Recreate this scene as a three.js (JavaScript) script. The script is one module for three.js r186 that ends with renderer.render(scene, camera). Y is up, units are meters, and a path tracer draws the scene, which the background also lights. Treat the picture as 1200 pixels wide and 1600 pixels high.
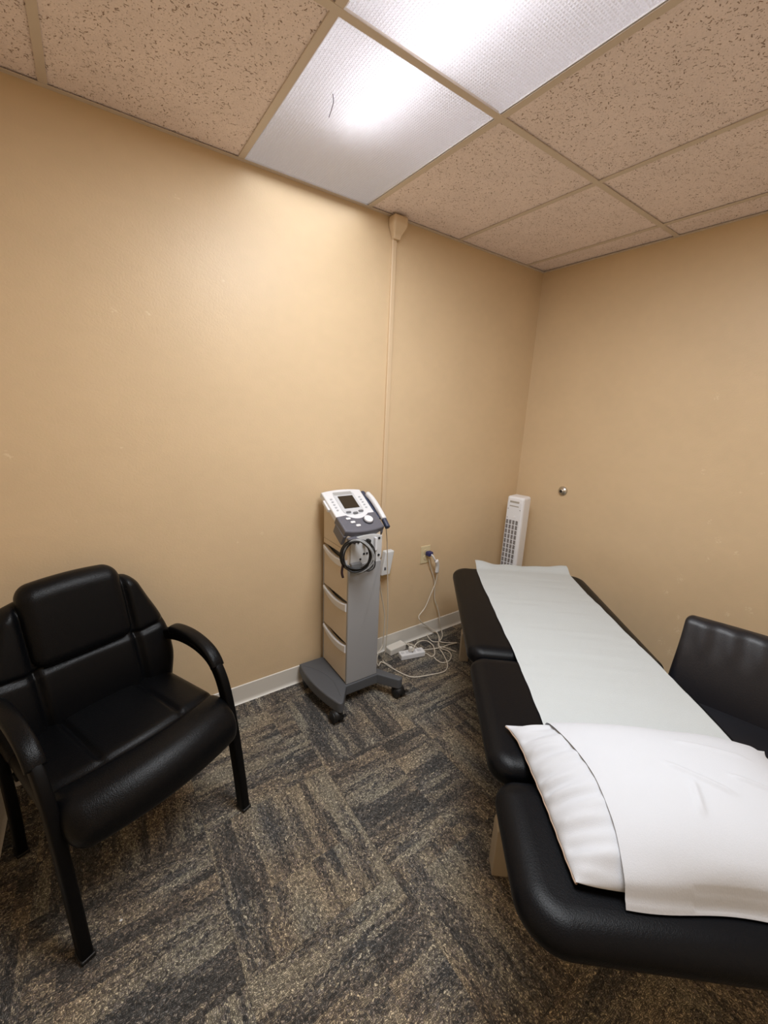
import * as THREE from 'three';
import { RoundedBoxGeometry } from 'three/addons/geometries/RoundedBoxGeometry.js';
import { mergeGeometries } from 'three/addons/utils/BufferGeometryUtils.js';
import { RectAreaLightUniformsLib } from 'three/addons/lights/RectAreaLightUniformsLib.js';

// ---------------------------------------------------------------- camera, light, exposure
// World: x along the long wall (far wall at x = 0, room at x < 0), y up, z away from the long wall (z = 0).
const renderer = new THREE.WebGLRenderer({ antialias: true });
renderer.toneMapping = THREE.LinearToneMapping;
renderer.toneMappingExposure = 2.12;
renderer.shadowMap.enabled = true;
renderer.shadowMap.type = THREE.PCFSoftShadowMap;
const scene = new THREE.Scene();
scene.background = new THREE.Color(0x000000);
RectAreaLightUniformsLib.init();

const FOCAL = 636, YAW = -0.94938, PITCH = -0.2487, ROLL = 0.04284;
const EYE = new THREE.Vector3(-2.6319, 1.5544, 1.9313);
const FW = new THREE.Vector3(Math.cos(PITCH) * Math.cos(YAW), Math.sin(PITCH), Math.cos(PITCH) * Math.sin(YAW));
const RT0 = new THREE.Vector3().crossVectors(FW, new THREE.Vector3(0, 1, 0)).normalize();
const UP0 = new THREE.Vector3().crossVectors(RT0, FW);
const RT = RT0.clone().multiplyScalar(Math.cos(ROLL)).addScaledVector(UP0, Math.sin(ROLL));
const UPV = UP0.clone().multiplyScalar(Math.cos(ROLL)).addScaledVector(RT0, -Math.sin(ROLL));
const camera = new THREE.PerspectiveCamera(2 * Math.atan(800 / FOCAL) * 180 / Math.PI, 0.75, 0.05, 30);
camera.position.copy(EYE);
camera.up.copy(UPV);
camera.lookAt(EYE.clone().add(FW));
scene.add(camera);
const ray = (x, y) => FW.clone().multiplyScalar(FOCAL).addScaledVector(RT, x - 600).addScaledVector(UPV, 800 - y);
const onY = (x, y, h) => { const v = ray(x, y); return EYE.clone().addScaledVector(v, (h - EYE.y) / v.y); };
const onX = (x, y, h) => { const v = ray(x, y); return EYE.clone().addScaledVector(v, (h - EYE.x) / v.x); };
const onZ = (x, y, h) => { const v = ray(x, y); return EYE.clone().addScaledVector(v, (h - EYE.z) / v.z); };

const H = 2.494, XN = -3.07, ZR = 2.75;             // ceiling height, near wall, wall behind the camera
const TEE0 = -0.202, TS = 0.61, ZM = 0.805;          // ceiling grid
const LX0 = TEE0 - 3 * TS, LX1 = TEE0 - 2 * TS;      // the light sits between these two cross tees
const LIGHT = 9, TUBE = 2.9;
function ceilingLight(z0, z1, strength) {
  const l = new THREE.RectAreaLight(new THREE.Color(0.94, 0.97, 1.0), strength, LX1 - LX0 - 0.05, z1 - z0 - 0.05);
  l.position.set((LX0 + LX1) / 2, H - 0.02, (z0 + z1) / 2);
  l.lookAt((LX0 + LX1) / 2, 0, (z0 + z1) / 2);
  l.castShadow = true;
  scene.add(l);
  return l;
}
ceilingLight(0.02, ZM, LIGHT * 0.14).name = 'panel_short';
ceilingLight(ZM, ZM + 1.22, LIGHT).name = 'panel_long';

// ---------------------------------------------------------------- helpers
let seed = 7;
const rnd = () => { seed = (seed * 1664525 + 1013904223) >>> 0; return seed / 4294967296; };
const clamp = (v, a, b) => Math.max(a, Math.min(b, v));
const sstep = (a, b, v) => { const t = clamp((v - a) / (b - a), 0, 1); return t * t * (3 - 2 * t); };
const mixn = (a, b, t) => a + (b - a) * t;
const hash2 = (x, y, s) => { let h = (x * 374761393 + y * 668265263 + s * 974634221) | 0; h = Math.imul(h ^ (h >>> 13), 1274126177); h ^= h >>> 16; return (h >>> 0) / 4294967296; };
function vnoise(x, y, px, py, s) {                   // tileable value noise with periods px, py
  const xi = Math.floor(x), yi = Math.floor(y), fx = x - xi, fy = y - yi;
  const ux = fx * fx * (3 - 2 * fx), uy = fy * fy * (3 - 2 * fy), m = (a, p) => ((a % p) + p) % p;
  const a = hash2(m(xi, px), m(yi, py), s), b = hash2(m(xi + 1, px), m(yi, py), s), c = hash2(m(xi, px), m(yi + 1, py), s), d = hash2(m(xi + 1, px), m(yi + 1, py), s);
  return mixn(mixn(a, b, ux), mixn(c, d, ux), uy);
}
function tex(w, h, fn, srgb, sx, sy) {               // fn(x, y) -> [r, g, b] 0..1 (or a number); repeats every sx by sy metres
  const d = new Uint8Array(w * h * 4);
  for (let y = 0; y < h; y++) for (let x = 0; x < w; x++) {
    const c = fn(x, y), k = (y * w + x) * 4, a = typeof c === 'number' ? [c, c, c] : c;
    d[k] = clamp(a[0], 0, 1) * 255; d[k + 1] = clamp(a[1], 0, 1) * 255; d[k + 2] = clamp(a[2], 0, 1) * 255; d[k + 3] = 255;
  }
  const t = new THREE.DataTexture(d, w, h, THREE.RGBAFormat);
  t.wrapS = t.wrapT = THREE.RepeatWrapping; t.magFilter = THREE.LinearFilter; t.minFilter = THREE.LinearMipmapLinearFilter; t.generateMipmaps = true;
  if (srgb) t.colorSpace = THREE.SRGBColorSpace;
  if (sx) t.repeat.set(1 / sx, 1 / sy);
  t.needsUpdate = true;
  return t;
}
const used = {};
function numbered(name) { const n = used[name] || 0; used[name] = n + 1; return n ? `${name}_${String(n).padStart(3, '0')}` : name; }
function shade(o) { o.traverse(m => { if (m.isMesh) { m.castShadow = true; m.receiveShadow = true; } }); return o; }
function metricUV(g) {                                // uv in metres, chosen by the way each face points
  g = g.index ? g.toNonIndexed() : g;
  const p = g.attributes.position, n = g.attributes.normal, uv = new Float32Array(p.count * 2);
  for (let i = 0; i < p.count; i += 3) {
    const ax = Math.abs(n.getX(i) + n.getX(i + 1) + n.getX(i + 2)), ay = Math.abs(n.getY(i) + n.getY(i + 1) + n.getY(i + 2)), az = Math.abs(n.getZ(i) + n.getZ(i + 1) + n.getZ(i + 2));
    for (let k = i; k < i + 3; k++) {
      const x = p.getX(k), y = p.getY(k), z = p.getZ(k);
      uv[2 * k] = ax > ay && ax > az ? z : x; uv[2 * k + 1] = ay >= ax && ay >= az ? z : y;
    }
  }
  g.setAttribute('uv', new THREE.BufferAttribute(uv, 2));
  return g;
}
function smooth(g) {                                  // normals shared by equal positions
  g = g.index ? g.toNonIndexed() : g;
  const p = g.attributes.position, acc = new Map(), key = i => `${Math.round(p.getX(i) * 1e5)},${Math.round(p.getY(i) * 1e5)},${Math.round(p.getZ(i) * 1e5)}`;
  const a = new THREE.Vector3(), b = new THREE.Vector3(), c = new THREE.Vector3(), keys = [];
  for (let i = 0; i < p.count; i += 3) {
    a.fromBufferAttribute(p, i); b.fromBufferAttribute(p, i + 1); c.fromBufferAttribute(p, i + 2);
    b.sub(a); c.sub(a); b.cross(c);
    for (let k = 0; k < 3; k++) { const s = key(i + k); keys.push(s); const v = acc.get(s); if (v) v.add(b); else acc.set(s, b.clone()); }
  }
  const n = new Float32Array(p.count * 3);
  keys.forEach((s, i) => { const v = acc.get(s), l = v.length() || 1; n[3 * i] = v.x / l; n[3 * i + 1] = v.y / l; n[3 * i + 2] = v.z / l; });
  g.setAttribute('normal', new THREE.BufferAttribute(n, 3));
  return g;
}
const at = (g, x = 0, y = 0, z = 0) => { g.translate(x, y, z); return g; };
const plain = g => { const o = g.index ? g.toNonIndexed() : g; for (const k of Object.keys(o.attributes)) if (!['position', 'normal', 'uv'].includes(k)) o.deleteAttribute(k); return o; };
const merge = list => mergeGeometries(list.map(plain));
const box = (w, h, d, x = 0, y = 0, z = 0, r = 0) => at(r ? new RoundedBoxGeometry(w, h, d, 3, r) : new THREE.BoxGeometry(w, h, d), x, y, z);
const cyl = (r1, r2, h, x = 0, y = 0, z = 0, n = 24) => at(new THREE.CylinderGeometry(r1, r2, h, n), x, y, z);
function roundedRect(x0, y0, x1, y1, r) {             // r: one radius or [x0y0, x1y0, x1y1, x0y1]
  const [a, b, c, d] = Array.isArray(r) ? r : [r, r, r, r], s = new THREE.Shape();
  s.moveTo(x0 + a, y0); s.lineTo(x1 - b, y0); if (b) s.absarc(x1 - b, y0 + b, b, -Math.PI / 2, 0);
  s.lineTo(x1, y1 - c); if (c) s.absarc(x1 - c, y1 - c, c, 0, Math.PI / 2);
  s.lineTo(x0 + d, y1); if (d) s.absarc(x0 + d, y1 - d, d, Math.PI / 2, Math.PI);
  s.lineTo(x0, y0 + a); if (a) s.absarc(x0 + a, y0 + a, a, Math.PI, Math.PI * 1.5);
  return s;
}
function extrude(shape, depth, bevel = 0, seg = 4, curve = 12, wide = bevel) {   // bevel grows inward: the outline keeps its size
  return new THREE.ExtrudeGeometry(shape, { depth: depth - 2 * bevel, bevelEnabled: bevel > 0, bevelThickness: bevel, bevelSize: wide, bevelOffset: -wide, bevelSegments: seg, curveSegments: curve }).translate(0, 0, bevel);
}
// A slab lying flat: shape in (x, z), from y0 up by depth.
const slab = (shape, y0, depth, bevel, seg, curve, wide) => extrude(shape, depth, bevel, seg, curve, wide).rotateX(Math.PI / 2).translate(0, y0 + depth, 0);
function pad(hx, hy, hz, r, n, deform) {              // a rounded block with many vertices, then bent
  const samples = h => { const m = 5, o = [], N = n; for (let k = m; k >= 1; k--) o.push(-(h - r) - r * Math.tan(k / m * Math.PI / 4)); for (let k = 0; k <= N; k++) o.push(-(h - r) + 2 * (h - r) * k / N); for (let k = 1; k <= m; k++) o.push(h - r + r * Math.tan(k / m * Math.PI / 4)); return o; };
  const S = [samples(hx), samples(hy), samples(hz)], hs = [hx, hy, hz], pos = [], v = new THREE.Vector3();
  const put = q => {
    const inn = q.map((c, k) => clamp(c, -(hs[k] - r), hs[k] - r)), d = q.map((c, k) => c - inn[k]), l = Math.hypot(...d) || 1;
    v.set(inn[0] + d[0] / l * r, inn[1] + d[1] / l * r, inn[2] + d[2] / l * r);
    if (deform) deform(v);
    pos.push(v.x, v.y, v.z);
  };
  for (let ax = 0; ax < 3; ax++) for (const sg of [-1, 1]) {
    const b = (ax + 1) % 3, c = (ax + 2) % 3, A = S[b], B = S[c];
    const q = (i, j) => { const o = [0, 0, 0]; o[ax] = sg * hs[ax]; o[b] = A[i]; o[c] = B[j]; return o; };
    for (let i = 0; i < A.length - 1; i++) for (let j = 0; j < B.length - 1; j++) {
      const f = [[i, j], [i + 1, j], [i + 1, j + 1], [i, j], [i + 1, j + 1], [i, j + 1]];
      for (const [a, e] of sg > 0 ? f : f.reverse()) put(q(a, e));
    }
  }
  const g = new THREE.BufferGeometry();
  g.setAttribute('position', new THREE.Float32BufferAttribute(pos, 3));
  return metricUV(smooth(g));
}
function sheet(nu, nv, fn, thick) {                   // a thin closed sheet; fn(u, v) -> [x, y, z]; thickness below it along y
  const P = [], idx = [], W = nu + 1, uv = [];
  for (const dy of [0, -thick]) for (let j = 0; j <= nv; j++) for (let i = 0; i <= nu; i++) { const p = fn(i / nu, j / nv); P.push(p[0], p[1] + dy, p[2]); uv.push(p[0], p[2]); }
  const O = W * (nv + 1), q = (a, b, c, d) => idx.push(a, b, c, a, c, d);
  for (let j = 0; j < nv; j++) for (let i = 0; i < nu; i++) { const a = j * W + i; q(a, a + W, a + W + 1, a + 1); q(O + a, O + a + 1, O + a + W + 1, O + a + W); }
  for (let i = 0; i < nu; i++) { q(i, i + 1, O + i + 1, O + i); const a = nv * W + i; q(a + 1, a, O + a, O + a + 1); }
  for (let j = 0; j < nv; j++) { const a = j * W; q(a + W, a, O + a, O + a + W); const b = a + nu; q(b, b + W, O + b + W, O + b); }
  const g = new THREE.BufferGeometry();
  g.setAttribute('position', new THREE.Float32BufferAttribute(P, 3)); g.setAttribute('uv', new THREE.Float32BufferAttribute(uv, 2)); g.setIndex(idx);
  g.computeVertexNormals();
  return g;
}
function sweep(points, profile, side, n = 40) {       // profile [[a, b]...] carried along a curve; a lies along side
  const c = new THREE.CatmullRomCurve3(points.map(p => new THREE.Vector3(...p)), false, 'centripetal'), m = profile.length, P = [], idx = [];
  for (let k = 0; k <= n; k++) {
    const o = c.getPointAt(k / n), t = c.getTangentAt(k / n), s = new THREE.Vector3(...side), nn = new THREE.Vector3().crossVectors(t, s).normalize();
    s.crossVectors(nn, t).normalize();
    for (const [a, b] of profile) P.push(o.x + s.x * a + nn.x * b, o.y + s.y * a + nn.y * b, o.z + s.z * a + nn.z * b);
  }
  for (let k = 0; k < n; k++) for (let i = 0; i < m; i++) { const a = k * m + i, b = k * m + (i + 1) % m; idx.push(a, a + m, b, b, a + m, b + m); }
  for (let i = 1; i < m - 1; i++) { idx.push(0, i, i + 1); idx.push(n * m, n * m + i + 1, n * m + i); }
  const g = new THREE.BufferGeometry();
  g.setAttribute('position', new THREE.Float32BufferAttribute(P, 3)); g.setIndex(idx);
  const h = g.toNonIndexed(); h.computeVertexNormals();
  // face winding follows the profile: turn it outward when it came out inside-out
  return metricUV(smooth(h));
}
const oval = (a, b, n = 16, e = 3) => Array.from({ length: n }, (_, k) => { const t = -k / n * 2 * Math.PI, f = v => Math.sign(v) * Math.abs(v) ** (2 / e); return [a * f(Math.cos(t)), b * f(Math.sin(t))]; });
const tube = (pts, r, n = 80, m = 8, closed = false) => new THREE.TubeGeometry(new THREE.CatmullRomCurve3(pts.map(p => p.isVector3 ? p : new THREE.Vector3(...p)), closed, 'centripetal'), n, r, m, closed);

function mesh(name, g, m, parent) { const o = new THREE.Mesh(g, m); o.name = parent ? name : numbered(name); (parent || scene).add(o); return shade(o); }
function tag(o, label, category, group) { o.userData.label = label; o.userData.category = category; if (group) o.userData.group = group; return o; }
function thing(name, label, category, x = 0, y = 0, z = 0, turn = 0, group) { const o = new THREE.Group(); o.name = numbered(name); o.position.set(x, y, z); o.rotation.y = turn; scene.add(o); return tag(o, label, category, group); }
function struct(name, label, category) { const o = new THREE.Group(); o.name = name; scene.add(o); o.userData = { kind: 'structure', label, category }; return o; }
const std = (color, roughness, extra = {}) => new THREE.MeshStandardMaterial({ color, roughness, ...extra });

// ---------------------------------------------------------------- surface textures
const peelBump = tex(512, 512, (x, y) => 0.5 * vnoise(x / 6, y / 6, 512 / 8, 512 / 8, 1) * 0 + 0.6 * vnoise(x / 8, y / 8, 64, 64, 1) + 0.4 * vnoise(x / 4, y / 4, 128, 128, 2), false, 0.35, 0.35);
const chipList = { left: [], front: [] };
for (const [x, y, r] of [[1062, 905, 9], [1040, 925, 7], [1105, 873, 6], [1108, 815, 5], [1122, 845, 7], [1150, 865, 5], [1156, 768, 4], [1120, 620, 6], [1098, 738, 5], [1190, 740, 4], [1058, 985, 8], [1033, 1003, 9], [1046, 1018, 10], [1170, 955, 8], [1060, 965, 6], [1135, 960, 6]]) { const p = onX(x, y, 0); chipList.front.push([p.z, p.y, r * 0.0016]); }
for (const [x, y, r] of [[14, 710, 6], [178, 487, 6], [232, 490, 4], [278, 310, 5], [410, 833, 6], [372, 847, 3], [190, 700, 3], [60, 475, 3], [350, 440, 3], [120, 815, 3]]) { const p = onZ(x, y, 0); chipList.left.push([-p.x, p.y, r * 0.0014]); }
function wallMap(chips, w) {                          // tan paint, faint roller mottling, small chips where the plaster shows
  return tex(1024, 1024, (x, y) => {
    const u = x / 1024 * w, v = y / 1024 * 2.5;
    let m = 0.985 + 0.03 * (0.6 * vnoise(x / 64, y / 64, 16, 16, 3) + 0.4 * vnoise(x / 12, y / 12, 86, 86, 4)), c = [0.855 * m, 0.758 * m, 0.619 * m];
    for (const [cu, cv, r] of chips) {
      const d = Math.hypot(u - cu, (v - cv) * 0.8) / r;
      if (d < 1.6) { const k = sstep(0.62, 0.8, vnoise(x / 1.6, y / 1.6, 640, 640, 9) - 0.25 * d + 0.25); c = c.map((q, i) => mixn(q, [0.93, 0.86, 0.74][i], k * 0.6)); }
    }
    return c;
  }, true, w, 2.5);
}
const wallMat = (chips, w) => new THREE.MeshPhysicalMaterial({ map: wallMap(chips, w), roughness: 0.42, specularIntensity: 0.8, bumpMap: peelBump, bumpScale: 0.00022 });
const tanPaint = std(new THREE.Color().setRGB(0.69, 0.53, 0.35), 0.42);
const baseMat = std('#dcd8d0', 0.4);

const tileSpeck = (() => {                            // fissured mineral fibre: short dark worm holes on off-white
  const N = 1024, f = new Float32Array(N * N).fill(0); seed = 21;
  for (let k = 0; k < 3600; k++) {
    let x = rnd() * N, y = rnd() * N, a = rnd() * 6.28; const big = rnd() < 0.16, L = big ? 5 + rnd() * 13 : 1 + rnd() * 3, r = big ? 1.0 + rnd() * 0.9 : 0.6 + rnd() * 0.6;
    for (let s = 0; s < L; s++) {
      for (let i = -3; i <= 3; i++) for (let j = -3; j <= 3; j++) { const X = (Math.floor(x) + i + N) % N, Y = (Math.floor(y) + j + N) % N, d = Math.hypot(i, j); if (d < r + 0.6) f[Y * N + X] = Math.max(f[Y * N + X], clamp(r + 0.6 - d, 0, 1)); }
      a += (rnd() - 0.5) * 1.1; x = (x + Math.cos(a) + N) % N; y = (y + Math.sin(a) + N) % N;
    }
  }
  return { N, f };
})();
const tileMap = tex(1024, 1024, (x, y) => { const s = tileSpeck.f[y * 1024 + x], m = 0.965 + 0.05 * vnoise(x / 5, y / 5, 204, 204, 5) + 0.03 * vnoise(x / 90, y / 90, 11, 11, 6); return [mixn(0.965 * m, 0.58, s * 0.8), mixn(0.915 * m, 0.48, s * 0.8), mixn(0.91 * m, 0.42, s * 0.8)]; }, true, 0.61, 0.61);
const tileBump = tex(1024, 1024, (x, y) => 0.75 - 0.75 * tileSpeck.f[y * 1024 + x] + 0.25 * vnoise(x / 3, y / 3, 341, 341, 7), false, 0.61, 0.61);
const tileMat = std('#ffffff', 0.95, { map: tileMap, bumpMap: tileBump, bumpScale: 0.0025 });
const teeMat = std('#d8ccbf', 0.45);

function carpetMaps(k) {                              // stripes run along v; loops about 3 mm
  const N = 1024, S = 100 + k * 17, tones = [[0.81, 0.755, 0.655], [0.705, 0.655, 0.585], [0.60, 0.555, 0.515], [0.48, 0.458, 0.438], [0.40, 0.39, 0.378]];
  const lu = 118, lv = 88, height = new Float32Array(N * N);
  const map = tex(N, N, (x, y) => {
    const wx = x / N * lu + 1.5 * (vnoise(x / 14, y / 14, 73, 73, S + 8) - 0.5), wy = y / N * lv + 1.5 * (vnoise(x / 14, y / 14, 73, 73, S + 9) - 0.5);
    const i = Math.floor(wx), off = hash2(i, 1, S + 10), j = Math.floor(wy + off), fu = wx - i - 0.5, fv = wy + off - j - 0.5;
    const u = i / lu, v = j / lv;
    const band = vnoise(u * 9, v * 2.3 + 3 * hash2(Math.floor(u * 18), 3, S), 9, 99, S), fine = vnoise(u * 42, v * 3.2, 42, 99, S + 1), slow = vnoise(u * 4, v * 2, 4, 99, S + 2);
    let t = 0.52 * band + 0.22 * fine + 0.26 * slow; t = clamp((t - 0.5) * 2.15 + 0.56, 0, 0.999);
    const pick = clamp(Math.floor((t + (hash2(i, j, S + 3) - 0.5) * 0.7) * 5), 0, 4), c = tones[4 - pick];
    const warm = 1 + 0.08 * (vnoise(u * 6, v * 3, 6, 99, S + 5) - 0.5);
    const tip = 0.66 + 0.55 * hash2(i, j, S + 4), d = Math.hypot(fu * 1.5, fv * 1.35), b = tip * (1 - 0.42 * sstep(0.25, 0.75, d));  // colour darkens at loop edges: painted shade of the gaps between loops
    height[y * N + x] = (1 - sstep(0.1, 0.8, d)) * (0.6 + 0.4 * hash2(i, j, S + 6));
    return [c[0] * b * warm, c[1] * b, c[2] * b / warm];
  }, true, 0.5, 0.5);
  return [map, tex(N, N, (x, y) => height[y * N + x], false, 0.5, 0.5)];
}
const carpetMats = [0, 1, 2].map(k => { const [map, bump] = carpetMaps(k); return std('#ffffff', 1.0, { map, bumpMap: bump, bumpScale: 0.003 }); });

const grain = tex(512, 512, (x, y) => 0.55 * vnoise(x / 5, y / 5, 102, 102, 11) + 0.3 * vnoise(x / 11, y / 11, 46, 46, 12) + 0.15 * vnoise(x / 2.5, y / 2.5, 204, 204, 13), false, 0.12, 0.12);
const leather = new THREE.MeshPhysicalMaterial({ color: new THREE.Color().setRGB(0.003, 0.0033, 0.0042), roughness: 0.33, specularIntensity: 0.32, bumpMap: grain, bumpScale: 0.0005 });
const vinyl = new THREE.MeshPhysicalMaterial({ color: new THREE.Color().setRGB(0.0032, 0.0037, 0.005), roughness: 0.36, specularIntensity: 0.28, bumpMap: grain, bumpScale: 0.0003 });
const shinyVinyl = new THREE.MeshPhysicalMaterial({ color: new THREE.Color().setRGB(0.006, 0.0065, 0.0105), roughness: 0.42, specularIntensity: 1.0, bumpMap: grain, bumpScale: 0.0003 });
const blackMetal = new THREE.MeshPhysicalMaterial({ color: new THREE.Color().setRGB(0.003, 0.003, 0.0035), roughness: 0.45, specularIntensity: 0.25 });
const blackPlastic = std(new THREE.Color().setRGB(0.006, 0.006, 0.0065), 0.5);
const beige = std('#a79b89', 0.6);
const crepe = tex(512, 512, (x, y) => 0.5 * vnoise(x / 3, y / 7, 170, 73, 31) + 0.5 * vnoise(x / 9, y / 4, 56, 128, 32), false, 0.12, 0.12);
const paperMat = new THREE.MeshPhysicalMaterial({ color: '#bcc2c4', roughness: 0.9, bumpMap: crepe, bumpScale: 0.0009 });
const weave = tex(256, 256, (x, y) => ((x >> 1) + (y >> 1)) % 2 * 0.5 + 0.5 * vnoise(x / 4, y / 4, 64, 64, 33), false, 0.08, 0.08);
const linen = std('#c7cbd2', 0.85, { bumpMap: weave, bumpScale: 0.0003 });
const hemTan = std('#c4b0a0', 0.8);

// ---------------------------------------------------------------- the room
{
  const wl = mesh('wall_left', metricUV(at(new THREE.BoxGeometry(3.4, 2.8, 0.12), -1.5, 1.3, -0.06)).clone(), null);
  const fixUV = (g, f) => { const p = g.attributes.position, uv = g.attributes.uv; for (let i = 0; i < p.count; i++) { const [u, v] = f(p.getX(i), p.getY(i), p.getZ(i)); uv.setXY(i, u, v); } return g; };
  fixUV(wl.geometry, (x, y, z) => [-x, y]); wl.material = wallMat(chipList.left, 3.4);
  const wf = mesh('wall_front', fixUV(metricUV(at(new THREE.BoxGeometry(0.12, 2.8, ZR + 0.2), 0.06, 1.3, ZR / 2)), (x, y, z) => [z, y]), wallMat(chipList.front, 3.0));
  const plainWall = wallMat([], 3.0);
  const wb = mesh('wall_back', metricUV(at(new THREE.BoxGeometry(0.12, 2.8, ZR + 0.2), XN - 0.06, 1.3, ZR / 2)), plainWall);
  const wr = mesh('wall_right', metricUV(at(new THREE.BoxGeometry(3.4, 2.8, 0.12), -1.5, 1.3, ZR + 0.06)), plainWall);
  [[wl, 'long tan painted wall behind the therapy cart'], [wf, 'tan painted end wall with chipped paint behind the treatment table'], [wb, 'tan painted wall beside the padded armchair'], [wr, 'tan painted wall opposite the therapy cart']].forEach(([o, l]) => { o.userData = { kind: 'structure', label: l, category: 'wall' }; });

  // vinyl cove base: a straight band with a small toe
  const cove = (len) => { const s = new THREE.Shape(); s.moveTo(0, 0); s.lineTo(0.018, 0); s.quadraticCurveTo(0.0075, 0.003, 0.0065, 0.018); s.lineTo(0.0055, 0.099); s.lineTo(0.003, 0.1016); s.lineTo(0, 0.1016); return new THREE.ExtrudeGeometry(s, { depth: len, bevelEnabled: false }); };
  const bl = mesh('baseboard_left', cove(-XN - 0.018).rotateY(Math.PI / 2 * 3).translate(-0.018, 0, 0), baseMat); // runs towards -x
  const bf = mesh('baseboard_front', cove(ZR).rotateY(Math.PI).translate(0, 0, ZR), baseMat);
  const bb = mesh('baseboard_back', cove(ZR), baseMat); bb.position.x = XN;
  [[bl, 'off-white cove base along the long wall'], [bf, 'off-white cove base along the chipped end wall'], [bb, 'off-white cove base behind the padded armchair']].forEach(([o, l]) => { o.userData = { kind: 'structure', label: l, category: 'baseboard' }; });

  // floor: carpet tiles laid quarter-turn
  const fl = struct('floor', 'carpet tiles in beige, taupe and charcoal stripes laid quarter-turn', 'floor');
  mesh('subfloor', box(3.4, 0.1, ZR + 0.3, -1.5, -0.06, ZR / 2), std('#4a4540', 1), fl);
  const T = 0.5, X0 = -1.45, Z0 = 0.12;
  for (let i = -4; i <= 3; i++) for (let j = -1; j <= 5; j++) {
    const x0 = Math.max(X0 + i * T, XN), x1 = Math.min(X0 + (i + 1) * T, 0), z0 = Math.max(Z0 + j * T, 0), z1 = Math.min(Z0 + (j + 1) * T, ZR);
    if (x1 - x0 < 0.01 || z1 - z0 < 0.01) continue;
    const g = metricUV(box(x1 - x0 - 0.0006, 0.0095, z1 - z0 - 0.0006, 0, -0.00525, 0)), uv = g.attributes.uv, turn = (i + j) & 1, ou = hash2(i + 9, j + 9, 5), ov = hash2(i + 9, j + 9, 6);
    for (let k = 0; k < uv.count; k++) { const a = uv.getX(k), b = uv.getY(k); if (turn) uv.setXY(k, a + ou, b + ov); else uv.setXY(k, b + ou, -a + ov); }
    const m = mesh('carpet_tile', g, carpetMats[Math.floor(hash2(i + 9, j + 9, 7) * 3)], fl);
    m.position.set((x0 + x1) / 2, 0, (z0 + z1) / 2);
  }

  // ceiling: grid of tees with lay-in tiles
  const ce = struct('ceiling', 'suspended ceiling of fissured mineral tiles in a painted metal grid', 'ceiling');
  mesh('deck', box(3.4, 0.1, ZR + 0.3, -1.5, H + 0.35, ZR / 2), std('#8a857c', 0.9), ce);
  const xs = [0]; for (let k = 0; k <= 4; k++) xs.push(TEE0 - k * TS); xs.push(XN);
  const zs = [0, ZM, ZM + 1.22, ZR], TW = 0.024;
  for (let i = 0; i < xs.length - 1; i++) for (let j = 0; j < 3; j++) {
    if (i === 3 && j < 2) continue;                   // the light fills these two cells
    const w = xs[i] - xs[i + 1], d = zs[j + 1] - zs[j];
    const g = metricUV(box(w - 0.006, 0.015, d - 0.006, 0, 0, 0)), uv = g.attributes.uv, ou = hash2(i, j, 41), ov = hash2(i, j, 42), tilt = (hash2(i, j, 43) - 0.5) * 0.004;
    for (let k = 0; k < uv.count; k++) uv.setXY(k, uv.getX(k) + ou, uv.getY(k) + ov);
    const m = mesh('ceiling_tile', g, tileMat, ce); m.position.set((xs[i] + xs[i + 1]) / 2, H + 0.0105 + Math.abs(tilt), (zs[j] + zs[j + 1]) / 2);
  }
  for (let j = 1; j < 3; j++) mesh('main_tee', merge([box(-XN, 0.003, TW, XN / 2, H, zs[j]), box(-XN, 0.03, 0.003, XN / 2, H + 0.016, zs[j])]), teeMat, ce);
  for (let i = 1; i < xs.length - 1; i++) for (let j = 0; j < 3; j++) {
    const z0 = zs[j] + (j ? TW / 2 : 0), z1 = zs[j + 1] - (j < 2 ? TW / 2 : 0);
    mesh('cross_tee', merge([box(TW, 0.003, z1 - z0, xs[i], H + 0.0005, (z0 + z1) / 2), box(0.003, 0.03, z1 - z0, xs[i], H + 0.016, (z0 + z1) / 2)]), teeMat, ce);
  }
  const ang = (x0, x1, z0, z1) => merge([box(x1 - x0, 0.002, z1 - z0, (x0 + x1) / 2, H - 0.0015, (z0 + z1) / 2)]);
  mesh('wall_angle', merge([ang(XN, 0, 0, 0.02), box(-XN, 0.022, 0.0015, XN / 2, H + 0.009, 0.001)]), teeMat, ce);
  mesh('wall_angle', merge([ang(-0.02, 0, 0.02, ZR), box(0.0015, 0.022, ZR, -0.001, H + 0.009, ZR / 2)]), teeMat, ce);
  mesh('wall_angle', ang(XN, XN + 0.02, 0.02, ZR), teeMat, ce);
  mesh('wall_angle', ang(XN + 0.02, -0.02, ZR - 0.02, ZR), teeMat, ce);
}

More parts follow.
